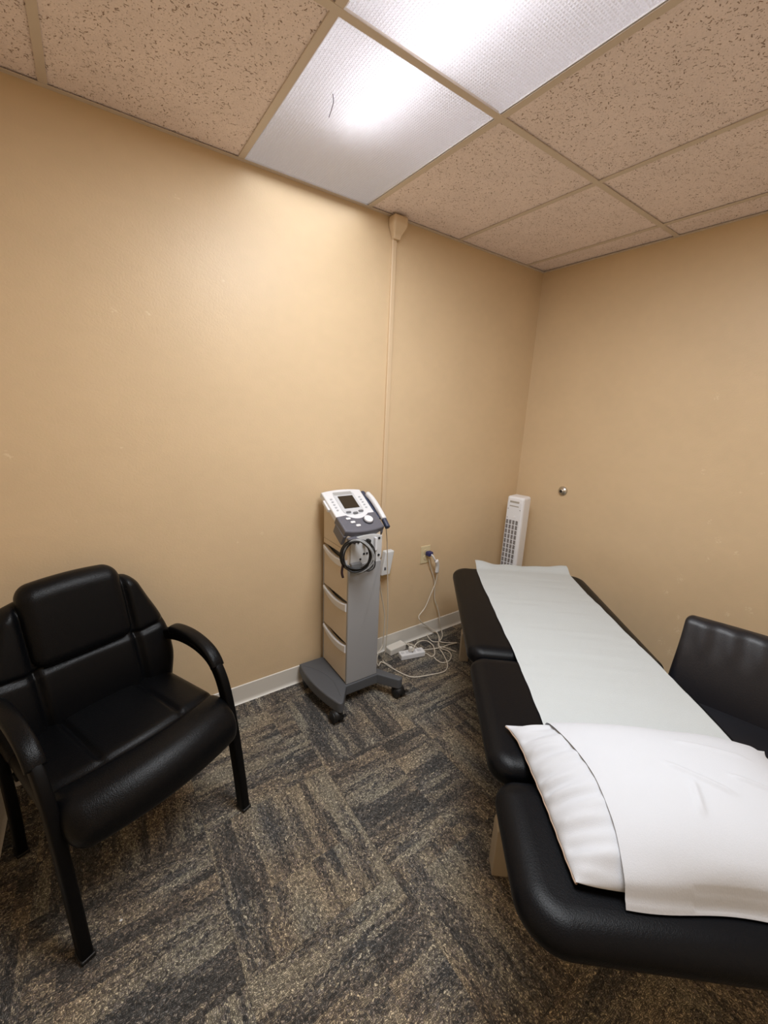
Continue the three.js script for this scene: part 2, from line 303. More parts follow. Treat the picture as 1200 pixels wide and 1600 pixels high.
// ---------------------------------------------------------------- the ceiling light: housing, one tube, two prismatic lenses
{
  const cx = (LX0 + LX1) / 2, L = thing('ceiling_light', 'recessed fluorescent light with two clear prismatic lens panels', 'light', cx, H, 0);
  const w = LX1 - LX0 - 0.03, z0 = 0.01, z1 = ZM + 1.22 - 0.02, hi = 0.135, white = std('#f0f0f4', 0.6);
  mesh('housing', merge([
    box(w + 0.01, 0.004, z1 - z0, 0, hi, (z0 + z1) / 2), box(0.004, hi, z1 - z0, -w / 2 - 0.003, hi / 2 + 0.004, (z0 + z1) / 2), box(0.004, hi, z1 - z0, w / 2 + 0.003, hi / 2 + 0.004, (z0 + z1) / 2),
    box(w, hi, 0.004, 0, hi / 2 + 0.004, z0), box(w, hi, 0.004, 0, hi / 2 + 0.004, z1)]), white, L);
  const tubeMat = std('#ffffff', 0.5, { emissive: new THREE.Color(0.95, 0.95, 1.0), emissiveIntensity: TUBE });
  const tx = -1.775 - cx;
  mesh('fluorescent_tube', new THREE.CylinderGeometry(0.013, 0.013, 1.5, 16).rotateX(Math.PI / 2).translate(tx, 0.098, 0.42 + 0.75), tubeMat, L);
  const lensMat = new THREE.MeshPhysicalMaterial({ color: '#f5f5f9', roughness: 1.0, transmission: 0.92, thickness: 0, ior: 1.4, emissive: new THREE.Color(0.96, 0.97, 1.0), emissiveIntensity: 0.27, side: THREE.DoubleSide });
  const lens = (za, zb) => {                           // pyramids about 9 mm across pressed into the underside
    const C = 0.0095, x0 = -w / 2 + 0.004, x1 = w / 2 - 0.004, nx = Math.round((x1 - x0) / C), nz = Math.round((zb - za) / C), P = [];
    for (let i = 0; i < nx; i++) for (let j = 0; j < nz; j++) {
      const a = x0 + (x1 - x0) * i / nx, b = x0 + (x1 - x0) * (i + 1) / nx, c = za + (zb - za) * j / nz, d = za + (zb - za) * (j + 1) / nz, e = [(a + b) / 2, -0.0024, (c + d) / 2], Y = 0;
      const q = [[a, Y, c], [b, Y, c], [b, Y, d], [a, Y, d]];
      for (let k = 0; k < 4; k++) P.push(...q[k], ...q[(k + 1) % 4], ...e);
    }
    const g = new THREE.BufferGeometry(); g.setAttribute('position', new THREE.Float32BufferAttribute(P, 3)); g.computeVertexNormals();
    return g.translate(0, 0.0052, 0);
  };
  mesh('lens_panel', lens(0.022, ZM - 0.013), lensMat, L);
  mesh('lens_panel', lens(ZM + 0.013, z1 - 0.002), lensMat, L);
  const s = [[520, 148], [521, 160], [518, 172], [514, 184]].map(([x, y]) => { const p = onY(x, y, H); return [p.x - cx, 0.0015, p.z]; });
  mesh('crack', tube(s, 0.0013, 16, 5), std('#6d6470', 0.8), L);
}

// ---------------------------------------------------------------- wire raceway on the long wall
{
  const x = -1.262, R = thing('wire_raceway', 'painted tan wire raceway running down the long wall to an outlet box', 'raceway', x, 0, 0.0);
  mesh('channel', extrude(roundedRect(-0.014, 0, 0.014, 0.014, [0.001, 0.001, 0.005, 0.005]), 1.75, 0).rotateX(Math.PI / 2).translate(0, 2.42, 0), tanPaint, R);
  // ceiling fitting: wide at the top, narrowing to the channel
  const g = pad(0.043, 0.05, 0.03, 0.012, 14, v => { const k = sstep(-0.045, 0.015, v.y), s = mixn(0.5, 1, k); v.x *= s; v.z = (v.z + 0.03) * mixn(0.5, 1, k) - 0.03; });
  mesh('ceiling_fitting', g.translate(0.004, H - 0.054, 0.0305), tanPaint, R);
  mesh('outlet_box', box(0.075, 0.118, 0.035, 0.022, 0.6, 0.0185, 0.004), std('#cdb78d', 0.5), R);
  for (const y of [0.575, 0.625]) mesh('receptacle', box(0.03, 0.028, 0.003, 0.022, y, 0.0365, 0.001), std('#d8c8a4', 0.5), R);
}
{
  const P = onZ(664, 866, 0), o = thing('wall_outlet', 'ivory duplex outlet on the wall with a blue plug in it', 'outlet', P.x, P.y, 0);
  const iv = std('#d9cba6', 0.45);
  const plate = mesh('cover_plate', box(0.078, 0.122, 0.006, 0, 0, 0.0035, 0.0025), iv, o);
  for (const y of [-0.02, 0.02]) mesh('receptacle', cyl(0.017, 0.017, 0.004, 0, 0, 0).rotateX(Math.PI / 2).translate(0, y, 0.0075), std('#cfc09a', 0.5), plate);
  mesh('screw', cyl(0.003, 0.003, 0.002).rotateX(Math.PI / 2).translate(0, 0, 0.0072), std('#b0a48a', 0.4), plate);
}

// ---------------------------------------------------------------- cords and plugs by the outlets
const white = std('#dedad2', 0.5), whiteBright = std('#e4e4e6', 0.45), cordMat = std('#d8cfc0', 0.5);
{
  const F = (x, y, h = 0.005) => onY(580 + x * 0.15, 840 + y * 0.15, h), W = (x, y, d = 0.02) => onZ(580 + x * 0.15, 840 + y * 0.15, d);
  // blue plug with its cord, running to the cart
  const P = onZ(664, 866, 0);
  const bp = thing('plug', 'blue plug with a short white adapter hanging from the wall outlet', 'plug', P.x + 0.012, P.y + 0.012, 0.010);
  mesh('body', box(0.04, 0.03, 0.04, 0, 0, 0.0205, 0.008), std('#2b2c5e', 0.45), bp);
  const a0 = W(640, 190, 0.055), a1 = W(660, 225, 0.06), a2 = W(675, 262, 0.05), b0 = W(680, 240, 0.06), b1 = W(690, 290, 0.05), b2 = W(683, 365, 0.045);
  const rel = v => [v.x - bp.position.x, v.y - bp.position.y, v.z - bp.position.z];
  mesh('pigtail', tube([[0, 0, 0.038], rel(a0), rel(a1), rel(a2)], 0.0065, 24), whiteBright, bp);
  mesh('connector', sweep([rel(b0), rel(b1), rel(b2)], oval(0.0135, 0.009), [1, 0, 0], 12), whiteBright, bp);
  const cord = (pts, label, r = 0.0036, n = 160) => tag(mesh('power_cable', tube(pts, r, n), cordMat), label, 'cable');
  cord([W(683, 368, 0.045), W(685, 400, 0.045), W(668, 475, 0.04), W(620, 590, 0.04), W(560, 730, 0.045), W(495, 825, 0.05), W(505, 858, 0.06), F(600, 935, 0.06), F(680, 985, 0.02), F(712, 1045), F(697, 1100), F(703, 1140), F(745, 1205), F(785, 1285), F(795, 1340), F(765, 1392), F(600, 1432), F(425, 1452), F(330, 1420), F(200, 1350), F(105, 1295, 0.012), F(75, 1335, 0.02), F(58, 1290, 0.05), F(75, 1200, 0.10), onZ(597, 1010, 0.10), onZ(600, 985, 0.09), onZ(601, 962, 0.08), onZ(597, 935, 0.075), onZ(594.5, 920, 0.08), onZ(593.5, 908, 0.10)],
    'white cord hanging from the blue plug and crossing the carpet to the cart', 0.0036, 300);
  cord([W(592, 208, 0.011), W(603, 235, 0.022), W(612, 285, 0.02), W(625, 335, 0.014), W(655, 430, 0.014), W(661, 520, 0.016), W(660, 640, 0.018), W(688, 720, 0.022), W(708, 800, 0.03), W(713, 870, 0.04), F(728, 950, 0.03), F(741, 1010), F(725, 1060), F(695, 1085), F(640, 1082), F(600, 1045), F(584, 1005), F(620, 978), F(682, 990, 0.012), F(705, 1040, 0.013), F(712, 1080, 0.013), F(780, 1095, 0.009), F(888, 1095)],
    'white cord dropping from the lower outlet socket to the block under the table');
  cord([F(352, 1090), F(385, 1120), F(430, 1150), F(520, 1167), F(640, 1160), F(740, 1140, 0.013), F(800, 1118, 0.013), F(850, 1105, 0.011), F(890, 1097, 0.011)], 'white cord running straight along the carpet behind the power strip');
  cord([F(540, 1208, 0.02), F(580, 1210), F(628, 1240), F(655, 1225, 0.012), F(660, 1180, 0.014), F(640, 1120, 0.014), F(600, 1085, 0.02), F(540, 1073, 0.05), F(480, 1095, 0.07), F(450, 1135, 0.07), F(432, 1185, 0.052)], 'white cord looping from the power strip end back into its top');
  cord([F(700, 1085, 0.018), F(722, 1150, 0.018), F(800, 1182), F(832, 1225), F(808, 1285), F(740, 1303), F(685, 1278), F(655, 1245)], 'white cord curled in a round loop beside the power strip');
  cord([F(715, 1135, 0.012), F(780, 1150, 0.010), F(830, 1170), F(885, 1188)], 'short white cord end reaching the block under the table');
  cord([onZ(603, 820, 0.27), onZ(605, 850, 0.2), onZ(605.5, 890, 0.17), onZ(606, 950, 0.16), onZ(604.5, 990, 0.15), onZ(602.5, 1015, 0.15), F(128, 1240, 0.06), F(118, 1275, 0.015), F(150, 1310, 0.012), F(210, 1340, 0.013)], 'thin white cord hanging straight down beside the cart column', 0.003);
  // power strip
  const s0 = F(335, 1275, 0.0), s1 = F(535, 1235, 0.0), mid = F(428, 1225, 0.03), dir = s1.clone().sub(s0), len = 0.17;
  const ps = thing('power_strip', 'white power strip lying on the carpet among the cords', 'power strip', (s0.x + s1.x) / 2 + 0.004, 0, (s0.z + s1.z) / 2 - 0.02, -Math.atan2(dir.z, dir.x));
  mesh('body', box(len, 0.036, 0.056, 0, 0.0185, 0, 0.006), whiteBright, ps);
  for (const x of [-0.03, 0.01, 0.05]) mesh('socket', box(0.026, 0.002, 0.024, x, 0.0375, 0, 0.0008), std('#c9c9cc', 0.5), ps);
  mesh('switch', box(0.018, 0.006, 0.014, -0.065, 0.0385, 0, 0.002), std('#d0d0d2', 0.4), ps);
  mesh('plug', box(0.026, 0.034, 0.024, -0.01, 0.0555, 0, 0.006), white, ps);
  const ad = F(250, 1150, 0.02), adp = thing('power_adapter', 'white power adapter lying against the baseboard behind the power strip', 'adapter', ad.x, 0, Math.max(ad.z, 0.055), 0.08);
  mesh('body', box(0.135, 0.045, 0.06, 0, 0.0235, 0, 0.007), white, adp);
  mesh('cord', tube([[0.068, 0.022, 0], [0.1, 0.03, 0.03], [0.12, 0.02, 0.07], [0.135, 0.012, 0.12]], 0.0036, 24), cordMat, adp);
  // plug-in charger on the raceway box
  const ch = thing('plug_in_charger', 'white plug-in charger on the raceway outlet box beside the cart', 'charger', -1.272, 0.65, 0.038, 0);
  mesh('body', pad(0.032, 0.075, 0.02, 0.008, 6, v => { v.x += (v.y + 0.075) * 0.18; v.z += 0.021; }), std('#d5d8da', 0.45), ch);
  mesh('socket', box(0.012, 0.018, 0.003, -0.008, -0.03, 0.042, 0.001), std('#55585e', 0.5), ch);
}

// ---------------------------------------------------------------- electrotherapy cart
{
  const C = thing('therapy_cart', 'grey and tan electrotherapy cart with sloped control panel and side drawers', 'therapy cart', -1.58, 0, 0.183, -0.02);
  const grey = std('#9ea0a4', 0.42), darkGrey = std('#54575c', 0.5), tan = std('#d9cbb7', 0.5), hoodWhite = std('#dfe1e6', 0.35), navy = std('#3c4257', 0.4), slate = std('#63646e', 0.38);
  // base: wide foot with two forward arms
  const bs = new THREE.Shape();
  bs.moveTo(-0.235, -0.155); bs.quadraticCurveTo(-0.262, 0.03, -0.197, 0.232); bs.quadraticCurveTo(-0.185, 0.262, -0.165, 0.243); bs.lineTo(-0.098, 0.148);
  bs.lineTo(0.098, 0.148); bs.lineTo(0.165, 0.243); bs.quadraticCurveTo(0.188, 0.262, 0.205, 0.236); bs.lineTo(0.118, 0.085); bs.lineTo(0.108, -0.155); bs.closePath();
  const base = mesh('base', slab(bs, 0.065, 0.062, 0.008, 3, 20), darkGrey, C);
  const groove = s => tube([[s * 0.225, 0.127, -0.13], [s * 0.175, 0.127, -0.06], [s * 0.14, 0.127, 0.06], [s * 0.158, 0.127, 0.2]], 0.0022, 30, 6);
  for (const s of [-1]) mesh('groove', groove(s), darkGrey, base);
  for (const [x, z] of [[-0.19, 0.215], [0.19, 0.225], [-0.2, -0.105], [0.07, -0.105]]) {
    const c = mesh('caster', merge([cyl(0.031, 0.031, 0.022, 0, 0, 0, 28).rotateZ(Math.PI / 2).translate(x - 0.015, 0.031, z), cyl(0.031, 0.031, 0.022, 0, 0, 0, 28).rotateZ(Math.PI / 2).translate(x + 0.015, 0.031, z), cyl(0.012, 0.012, 0.03, x, 0.052, z)]), blackPlastic, C);
    mesh('hood', at(new THREE.SphereGeometry(0.036, 20, 10, 0, 2 * Math.PI, 0, Math.PI / 2), x, 0.034, z), blackPlastic, c);
    mesh('brake_lever', box(0.018, 0.006, 0.02, x + 0.03, 0.045, z + 0.034, 0.002), blackPlastic, c);
  }
  // column
  mesh('column', box(0.1, 0.70, 0.262, 0, 0.477, -0.005), grey, C);
  mesh('front_cover', extrude(roundedRect(-0.095, 0.128, 0.095, 0.80, 0.003), 0.016, 0.004, 3).translate(0, 0, 0.127), grey, C);
  mesh('back_cover', box(0.19, 0.70, 0.01, 0, 0.477, -0.14, 0.003), grey, C);
  for (const s of [-1, 1]) for (const [y0, y1] of [[0.134, 0.358], [0.366, 0.594], [0.602, 0.83]]) {
    const sh = new THREE.Shape(), z0 = -0.134, z1 = 0.126; // drawer front with a scooped top edge
    sh.moveTo(z0, y0); sh.lineTo(z1, y0); sh.lineTo(z1, y1 - 0.004); sh.bezierCurveTo(z1 - 0.07, y1 - 0.034, z0 + 0.09, y1 - 0.036, z0, y1); sh.closePath();
    const d = mesh('drawer', extrude(sh, 0.02, 0.004, 3).rotateY(-Math.PI / 2).translate(s < 0 ? -0.075 : 0.095, 0, 0), tan, C);
    const lip = new THREE.Shape();
    lip.moveTo(z0, y1 - 0.002); lip.bezierCurveTo(z0 + 0.09, y1 - 0.034, z1 - 0.07, y1 - 0.032, z1, y1 - 0.004); lip.lineTo(z1, y1 - 0.048); lip.bezierCurveTo(z1 - 0.09, y1 - 0.072, z0 + 0.09, y1 - 0.07, z0, y1 - 0.022); lip.closePath();
    mesh('handle', extrude(lip, 0.016, 0.005, 3).rotateY(-Math.PI / 2).translate(s < 0 ? -0.0855 : 0.1015, 0, 0), hoodWhite, d);
  }
  // control head
  const hs = new THREE.Shape();
  hs.moveTo(-0.136, 0.84); hs.lineTo(-0.136, 1.095); hs.lineTo(0.125, 0.955); hs.lineTo(0.128, 0.80); hs.lineTo(0.06, 0.80); hs.lineTo(0.06, 0.84); hs.closePath();
  const head = mesh('control_head', extrude(hs, 0.196, 0.008, 3).rotateY(-Math.PI / 2).translate(0.098, 0, 0), tan, C);
  mesh('seam', box(0.198, 0.0025, 0.2, 0, 0.872, -0.03).rotateX(0.0), std('#a89a86', 0.7), head);  // raised strip; its darker tan paints in the shade of a gap
  const tilt = Math.atan2(0.168, 0.3), SO = [-0.14, 1.123], put = (o, x, s, h) => { o.position.set(x, SO[1] - s * Math.sin(tilt) + h * Math.cos(tilt), SO[0] + s * Math.cos(tilt) + h * Math.sin(tilt)); o.rotation.x = tilt; return o; };
  // hood: white slab, its rear edge arched
  const hd = new THREE.Shape(); hd.moveTo(-0.116, 0.012); hd.quadraticCurveTo(0, -0.014, 0.116, 0.012); hd.lineTo(0.112, 0.25); hd.lineTo(-0.112, 0.25); hd.closePath();
  put(mesh('hood', slab(hd, -0.034, 0.036, 0.007, 3), hoodWhite, head), 0, 0, 0);
  const gp = new THREE.Shape(); gp.moveTo(-0.115, 0.205); gp.lineTo(-0.06, 0.2); gp.quadraticCurveTo(0, 0.262, 0.07, 0.2); gp.lineTo(0.115, 0.2); gp.lineTo(0.113, 0.31); gp.quadraticCurveTo(0, 0.345, -0.113, 0.31); gp.closePath();
  put(mesh('front_panel', slab(gp, -0.042, 0.05, 0.008, 3), slate, head), 0, 0, 0);
  put(mesh('side_cheek', slab(roundedRect(-0.116, 0.215, -0.099, 0.315, 0.006), -0.085, 0.06, 0.005, 3), slate, head), 0, 0, 0);
  put(mesh('side_cheek', slab(roundedRect(0.099, 0.215, 0.116, 0.315, 0.006), -0.085, 0.06, 0.005, 3), slate, head), 0, 0, 0);
  put(mesh('bezel', slab(roundedRect(-0.062, 0.03, 0.06, 0.196, [0.012, 0.012, 0.03, 0.03]), 0.001, 0.004, 0.0015), std('#c9ccd2', 0.4), head), 0, 0, 0);
  put(mesh('name_strip', slab(roundedRect(-0.058, 0.026, 0.05, 0.05, 0.004), 0.003, 0.003, 0.001), std('#a8a9aa', 0.45), head), 0, 0, 0);
  put(mesh('screen', slab(roundedRect(-0.044, 0.06, 0.044, 0.155, 0.002), 0.004, 0.0035, 0.001), std('#2a241e', 0.18), head), 0, 0, 0);
  for (const x of [-0.086, 0.082]) for (let k = 0; k < 5; k++) put(mesh('button', slab(roundedRect(-0.006, -0.004, 0.006, 0.004, 0.003), 0, 0.004, 0.001), std('#b4b7bd', 0.45), head), x, 0.075 + k * 0.021, 0.002);
  for (const [x, s] of [[-0.036, 0.184], [0.0, 0.194], [0.036, 0.184]]) put(mesh('key', slab(roundedRect(-0.014, -0.0065, 0.014, 0.0065, 0.006), 0, 0.005, 0.0015), std('#6d6f74', 0.4), head), x, s, 0.005);
  for (const [x, s] of [[-0.062, 0.232], [-0.048, 0.259], [-0.03, 0.285]]) put(mesh('key', slab(roundedRect(-0.013, -0.007, 0.013, 0.007, 0.0065), 0, 0.005, 0.0015), hoodWhite, head), x, s, 0.008);
  const kn = put(mesh('knob', merge([cyl(0.026, 0.028, 0.008, 0, 0.004, 0, 32)]), std('#44454e', 0.4), head), 0.04, 0.258, 0.008);
  mesh('knob_cap', cyl(0.0225, 0.024, 0.009, 0, 0.010, 0, 32), std('#e2e4ea', 0.35), kn);
  // connector plate under the panel
  const cp = new THREE.Shape(); cp.moveTo(-0.075, 0.79); cp.lineTo(0.075, 0.79); cp.quadraticCurveTo(0.098, 0.80, 0.098, 0.83); cp.lineTo(0.098, 0.93); cp.quadraticCurveTo(0.03, 0.962, -0.08, 0.935); cp.lineTo(-0.085, 0.81); cp.closePath();
  const plate = mesh('connector_plate', extrude(cp, 0.014, 0.004, 3).translate(0, 0, 0.126), std('#c9cbcd', 0.45), head);
  for (const [x, y, r] of [[-0.066, 0.915, 0.006], [-0.044, 0.915, 0.006], [-0.01, 0.85, 0.0055], [0.008, 0.85, 0.0055], [0.028, 0.85, 0.0055], [-0.03, 0.825, 0.005], [0.06, 0.86, 0.007], [0.078, 0.92, 0.006], [0.078, 0.83, 0.006]]) mesh('jack', cyl(r, r, 0.004, 0, 0, 0, 14).rotateX(Math.PI / 2).translate(x, y, 0.1415), std('#16161a', 0.5), head);
  for (const [x, y] of [[-0.012, 0.914], [0.008, 0.918]]) mesh('lead_plug', box(0.018, 0.018, 0.026, x, y, 0.152, 0.005), blackPlastic, head);
  mesh('cable_clip', box(0.012, 0.07, 0.018, 0.052, 0.895, 0.149, 0.004), hoodWhite, head);
  mesh('lead', tube([[-0.008, 0.912, 0.163], [-0.005, 0.88, 0.178], [0.02, 0.83, 0.172], [0.03, 0.79, 0.164], [0.012, 0.772, 0.162], [-0.02, 0.775, 0.168]], 0.0032, 50), blackPlastic, head);
  mesh('lead', tube([[0.01, 0.912, 0.163], [0.03, 0.88, 0.17], [0.04, 0.82, 0.168], [0.04, 0.775, 0.162], [0.01, 0.762, 0.162], [-0.03, 0.78, 0.17]], 0.0032, 50), blackPlastic, head);
  // applicator in its cradle on the far side
  
  put(mesh('applicator', sweep([[0, 0, 0], [0, 0.008, 0.05], [0, 0.006, 0.12], [0, -0.004, 0.2]], oval(0.013, 0.014), [1, 0, 0], 24), hoodWhite, C), 0.139, 0.06, 0.006);
  put(mesh('cradle', slab(roundedRect(-0.015, -0.03, 0.012, 0.19, 0.012), -0.02, 0.016, 0.004), navy, C), 0.131, 0.05, 0.0);
  put(mesh('applicator_tip', sweep([[0, 0, 0], [0, -0.004, 0.03], [0, -0.012, 0.07]], [...oval(0.012, 0.013)], [1, 0, 0], 10), navy, C), 0.139, 0.24, 0.002);
  put(mesh('side_grip', slab(roundedRect(-0.013, 0.03, 0.004, 0.105, 0.008), -0.03, 0.02, 0.004), hoodWhite, C), -0.112, 0.03, 0.0);
  // coiled leads on a hook at the front corner
  mesh('cable_hook', box(0.05, 0.02, 0.05, -0.083, 0.938, 0.16, 0.006), slate, C);
  mesh('pocket', extrude(roundedRect(-0.09, 0.765, -0.03, 0.815, 0.006), 0.02, 0.004).translate(0, 0, 0.142), std('#77797c', 0.45), C);
}
// leads coiled over the hook
{
  const mats = [blackPlastic, std('#17181a', 0.5), std('#8d9093', 0.5), std('#232427', 0.5)];
  const o = thing('lead_cable', 'coiled black and grey electrode leads hanging on the front corner of the cart', 'cable', -1.668, 0.872, 0.372, -0.55);
  seed = 99;
  for (let k = 0; k < 8; k++) {
    const rx = 0.062 + rnd() * 0.016, ry = 0.072 + rnd() * 0.018, dx = (rnd() - 0.5) * 0.016, dy = (rnd() - 0.5) * 0.016, dz = (rnd() - 0.5) * 0.026, ph = rnd() * 6, pts = [];
    for (let i = 0; i < 14; i++) { const a = i / 14 * Math.PI * 2; pts.push([dx + rx * Math.cos(a) + 0.004 * Math.sin(2 * a + ph), dy + ry * Math.sin(a) + 0.004 * Math.cos(3 * a + ph), dz + 0.007 * Math.sin(a + ph)]); }
    mesh('loop', tube(pts, k % 2 ? 0.0036 : 0.0044, 70, 7, true), mats[[0, 1, 0, 2, 0, 3, 2, 0][k]], o);
  }
  mesh('lead_end', tube([[-0.062, -0.05, 0.0], [-0.066, -0.09, 0.004], [-0.06, -0.115, 0.004]], 0.006, 14), std('#2c1c20', 0.5), o);
}

// ---------------------------------------------------------------- padded guest armchair
{
  const A = thing('padded_armchair', 'black leather guest armchair with padded back and sled arms in the wall corner', 'chair', -2.649, 0, 0.475, 0.382);
  const SW = 0.28;
  // seat: waterfall front bolster, cross seam, two short seams behind it
  const valley = (d, w) => Math.exp(-(d * d) / (w * w));
  const seat = pad(SW, 0.048, 0.265, 0.045, 64, v => {
    const x = v.x / SW, z = v.z / 0.265, top = sstep(-0.02, 0.04, v.y), seamZ = 0.085 + 0.035 * (1 - x * x);
    v.x *= (1 - 0.05 * (1 - z) * 0.5) * (1 - 0.07 * sstep(0.12, 0.27, v.z));
    const front = sstep(seamZ - 0.02, seamZ + 0.1, v.z);
    v.y += top * (0.022 * (1 - x * x) * (1 - 0.3 * z * z) + 0.016 * front * (1 - sstep(0.2, 0.265, v.z)) - 0.016 * valley(v.z - seamZ, 0.011) - 0.010 * valley(Math.abs(v.x) - 0.125, 0.008) * (1 - sstep(seamZ - 0.03, seamZ, v.z)));
    v.y -= 0.03 * sstep(0.14, 0.28, v.z);
    v.z += 0.035 * (1 - x * x) * sstep(0.0, 0.26, v.z);
    v.y += 0.012 * z;
  });
  mesh('seat_cushion', seat.translate(0, 0.42, 0.012), leather, A);
  // back: side wings and lumbar panel in one cushion, leaning back
  const lean = v => { const y = v.y; v.z += -0.235 - 0.20 * (y - 0.44) - 0.12 * Math.max(0, y - 0.62) ** 2 + 0.42 * v.x * v.x; };
  const half = y => 0.292 - 0.02 * sstep(0.55, 0.40, y) - 0.42 * Math.max(0, y - 0.60) ** 1.6 - 0.02 * sstep(0.60, 0.8, y);
  const back = pad(0.29, 0.255, 0.042, 0.04, 64, v => {
    const y = v.y + 0.64, front = sstep(0.0, 0.03, v.z), x0 = v.x;
    v.x *= half(y) / 0.29;
    const edge = 1 - (x0 / 0.29) ** 4;
    v.z += front * (0.02 * edge - 0.018 * valley(Math.abs(v.x) - 0.158, 0.012) - (Math.abs(v.x) > 0.15 ? 0.012 * valley(y - (0.655 + 0.12 * (Math.abs(v.x) - 0.16)), 0.009) : 0.014 * valley(y - 0.665, 0.012)) + (Math.abs(v.x) > 0.16 ? 0.012 * Math.sin(clamp((y - 0.42) / 0.24, 0, 1) * Math.PI) : 0.012 * Math.sin(clamp((y - 0.42) / 0.25, 0, 1) * Math.PI)));
    v.y = y - 0.03 * (x0 / 0.29) ** 2 * sstep(0.7, 0.9, y);
    lean(v);
  });
  const rest = mesh('backrest', back, leather, A);
  const hr = pad(0.158, 0.136, 0.047, 0.044, 40, v => {
    const x = v.x / 0.158; v.x *= 1 - 0.02 * sstep(0, 0.14, v.y);
    v.z += 0.03 + 0.012 * (1 - x * x); v.y += 0.795 + 0.012 * (1 - x * x) * sstep(0, 0.13, v.y);
    lean(v);
  });
  mesh('headrest_cushion', hr, leather, rest);
  // frames
  for (const s of [-1, 1]) {
    const X = s * 0.274, side = mesh('side_frame', sweep([[X, 0, 0.247], [X, 0.2, 0.225], [X, 0.42, 0.192], [X, 0.55, 0.155], [X, 0.606, 0.112], [X, 0.634, 0.05], [X, 0.643, -0.04], [X, 0.632, -0.13], [X * 0.97, 0.60, -0.24]], oval(0.017, 0.023, 20, 4), [1, 0, 0], 60), blackMetal, A);
        mesh('armrest_pad', sweep([[X, 0.59, 0.135], [X, 0.612, 0.122], [X, 0.638, 0.092], [X, 0.657, 0.04], [X, 0.666, -0.03], [X, 0.66, -0.11], [X, 0.652, -0.142]], oval(0.025, 0.017, 22, 3), [1, 0, 0], 44), leather, A);
    const leg = mesh('leg', sweep([[X, 0, -0.245], [X, 0.2, -0.225], [X, 0.40, -0.235], [X * 0.98, 0.6, -0.262]], oval(0.016, 0.021, 20, 4), [1, 0, 0], 30), blackMetal, A);
    for (const [z, o] of [[0.247, side], [-0.245, leg]]) mesh('foot_cap', box(0.037, 0.014, 0.049, X, 0.0072, z, 0.004), blackPlastic, o);
  }
  mesh('seat_rail', merge([box(0.53, 0.025, 0.03, 0, 0.352, 0.17, 0.006), box(0.53, 0.025, 0.03, 0, 0.352, -0.18, 0.006), box(0.025, 0.025, 0.36, -0.2, 0.352, 0, 0.006), box(0.025, 0.025, 0.36, 0.2, 0.352, 0, 0.006)]), blackMetal, A);
}

// ---------------------------------------------------------------- treatment table
const TU = [0.764, 0.645], TABLE = { x: 0, z: 0, turn: -0.7011 };      // table axes: u across, w towards the pillow end
const tw = (u, w) => [0.7640 * u - 0.6450 * w, 0.6450 * u + 0.7640 * w];
const TOP = 0.60, U0 = -0.508, U1 = 0.292, UC = (U0 + U1) / 2, WC = 1.65;
{
  const [gx, gz] = tw(UC, WC), T = thing('treatment_table', 'long black padded treatment table in three sections on beige feet', 'table', gx, 0, gz, TABLE.turn), hw = (U1 - U0) / 2;
  const sec = (w0, w1, r, bev) => {
    const g = slab(roundedRect(-hw, w0 - WC, hw, w1 - WC, r), TOP - 0.088, 0.088, bev, 12, 14, bev * 1.5);
    return metricUV(smooth(g));
  };
  mesh('cushion_section', sec(0.69, 1.655, [0.09, 0.09, 0.062, 0.062], 0.038), vinyl, T);
  mesh('cushion_section', sec(1.668, 2.222, [0.062, 0.062, 0.065, 0.065], 0.038), vinyl, T);
  mesh('cushion_section', sec(2.235, 2.600, [0.066, 0.066, 0.1, 0.1], 0.042), vinyl, T);
  mesh('frame', merge([box(0.03, 0.04, 1.72, -0.2, 0.49, -0.02), box(0.03, 0.04, 1.72, 0.2, 0.49, -0.02), box(0.43, 0.04, 0.03, 0, 0.49, -0.8), box(0.43, 0.04, 0.03, 0, 0.49, 0.0), box(0.43, 0.04, 0.03, 0, 0.49, 0.75)]), blackMetal, T);
  for (const w of [1.6615, 2.2285]) mesh('hinge', cyl(0.007, 0.007, 0.6, 0, 0, 0, 12).rotateZ(Math.PI / 2).translate(0, 0.545, w - WC), std('#a9a9a9', 0.3, { metalness: 0.9 }), T);
  // lift: two crossed pairs of bars between the top frame and the floor frame
  for (const s of [-1, 1]) {
    mesh('lift_arm', sweep([[s * 0.15, 0.10, -0.55], [s * 0.15, 0.29, 0], [s * 0.15, 0.47, 0.55]], oval(0.012, 0.025, 12, 4), [1, 0, 0], 8), blackMetal, T);
    mesh('lift_arm', sweep([[s * 0.12, 0.10, 0.40], [s * 0.12, 0.29, -0.1], [s * 0.12, 0.47, -0.6]], oval(0.012, 0.025, 12, 4), [1, 0, 0], 8), blackMetal, T);
    mesh('floor_rail', box(0.05, 0.05, 1.3, s * 0.14, 0.075, (0.83 + 2.04) / 2 - WC, 0.008), blackMetal, T);
  }
  // feet: chamfered upright blocks at the ends of two cross beams
  for (const w of [0.80, 2.05]) {
    mesh('cross_beam', box(0.52, 0.07, 0.05, 0, 0.085, w - WC, 0.008), beige, T);
    for (const s of [-1, 1]) {
      const f = new THREE.Shape(); f.moveTo(-0.024, 0); f.lineTo(0.03, 0); f.lineTo(0.03, 0.06); f.lineTo(0.022, 0.215); f.lineTo(-0.012, 0.215); f.lineTo(-0.024, 0.19); f.closePath();
      mesh('foot', extrude(f, 0.062, 0.003, 2).translate(0, 0.0005, -0.031).rotateY(s > 0 ? Math.PI : 0).translate(s * 0.292, 0, w - WC), beige, T);
    }
  }
}
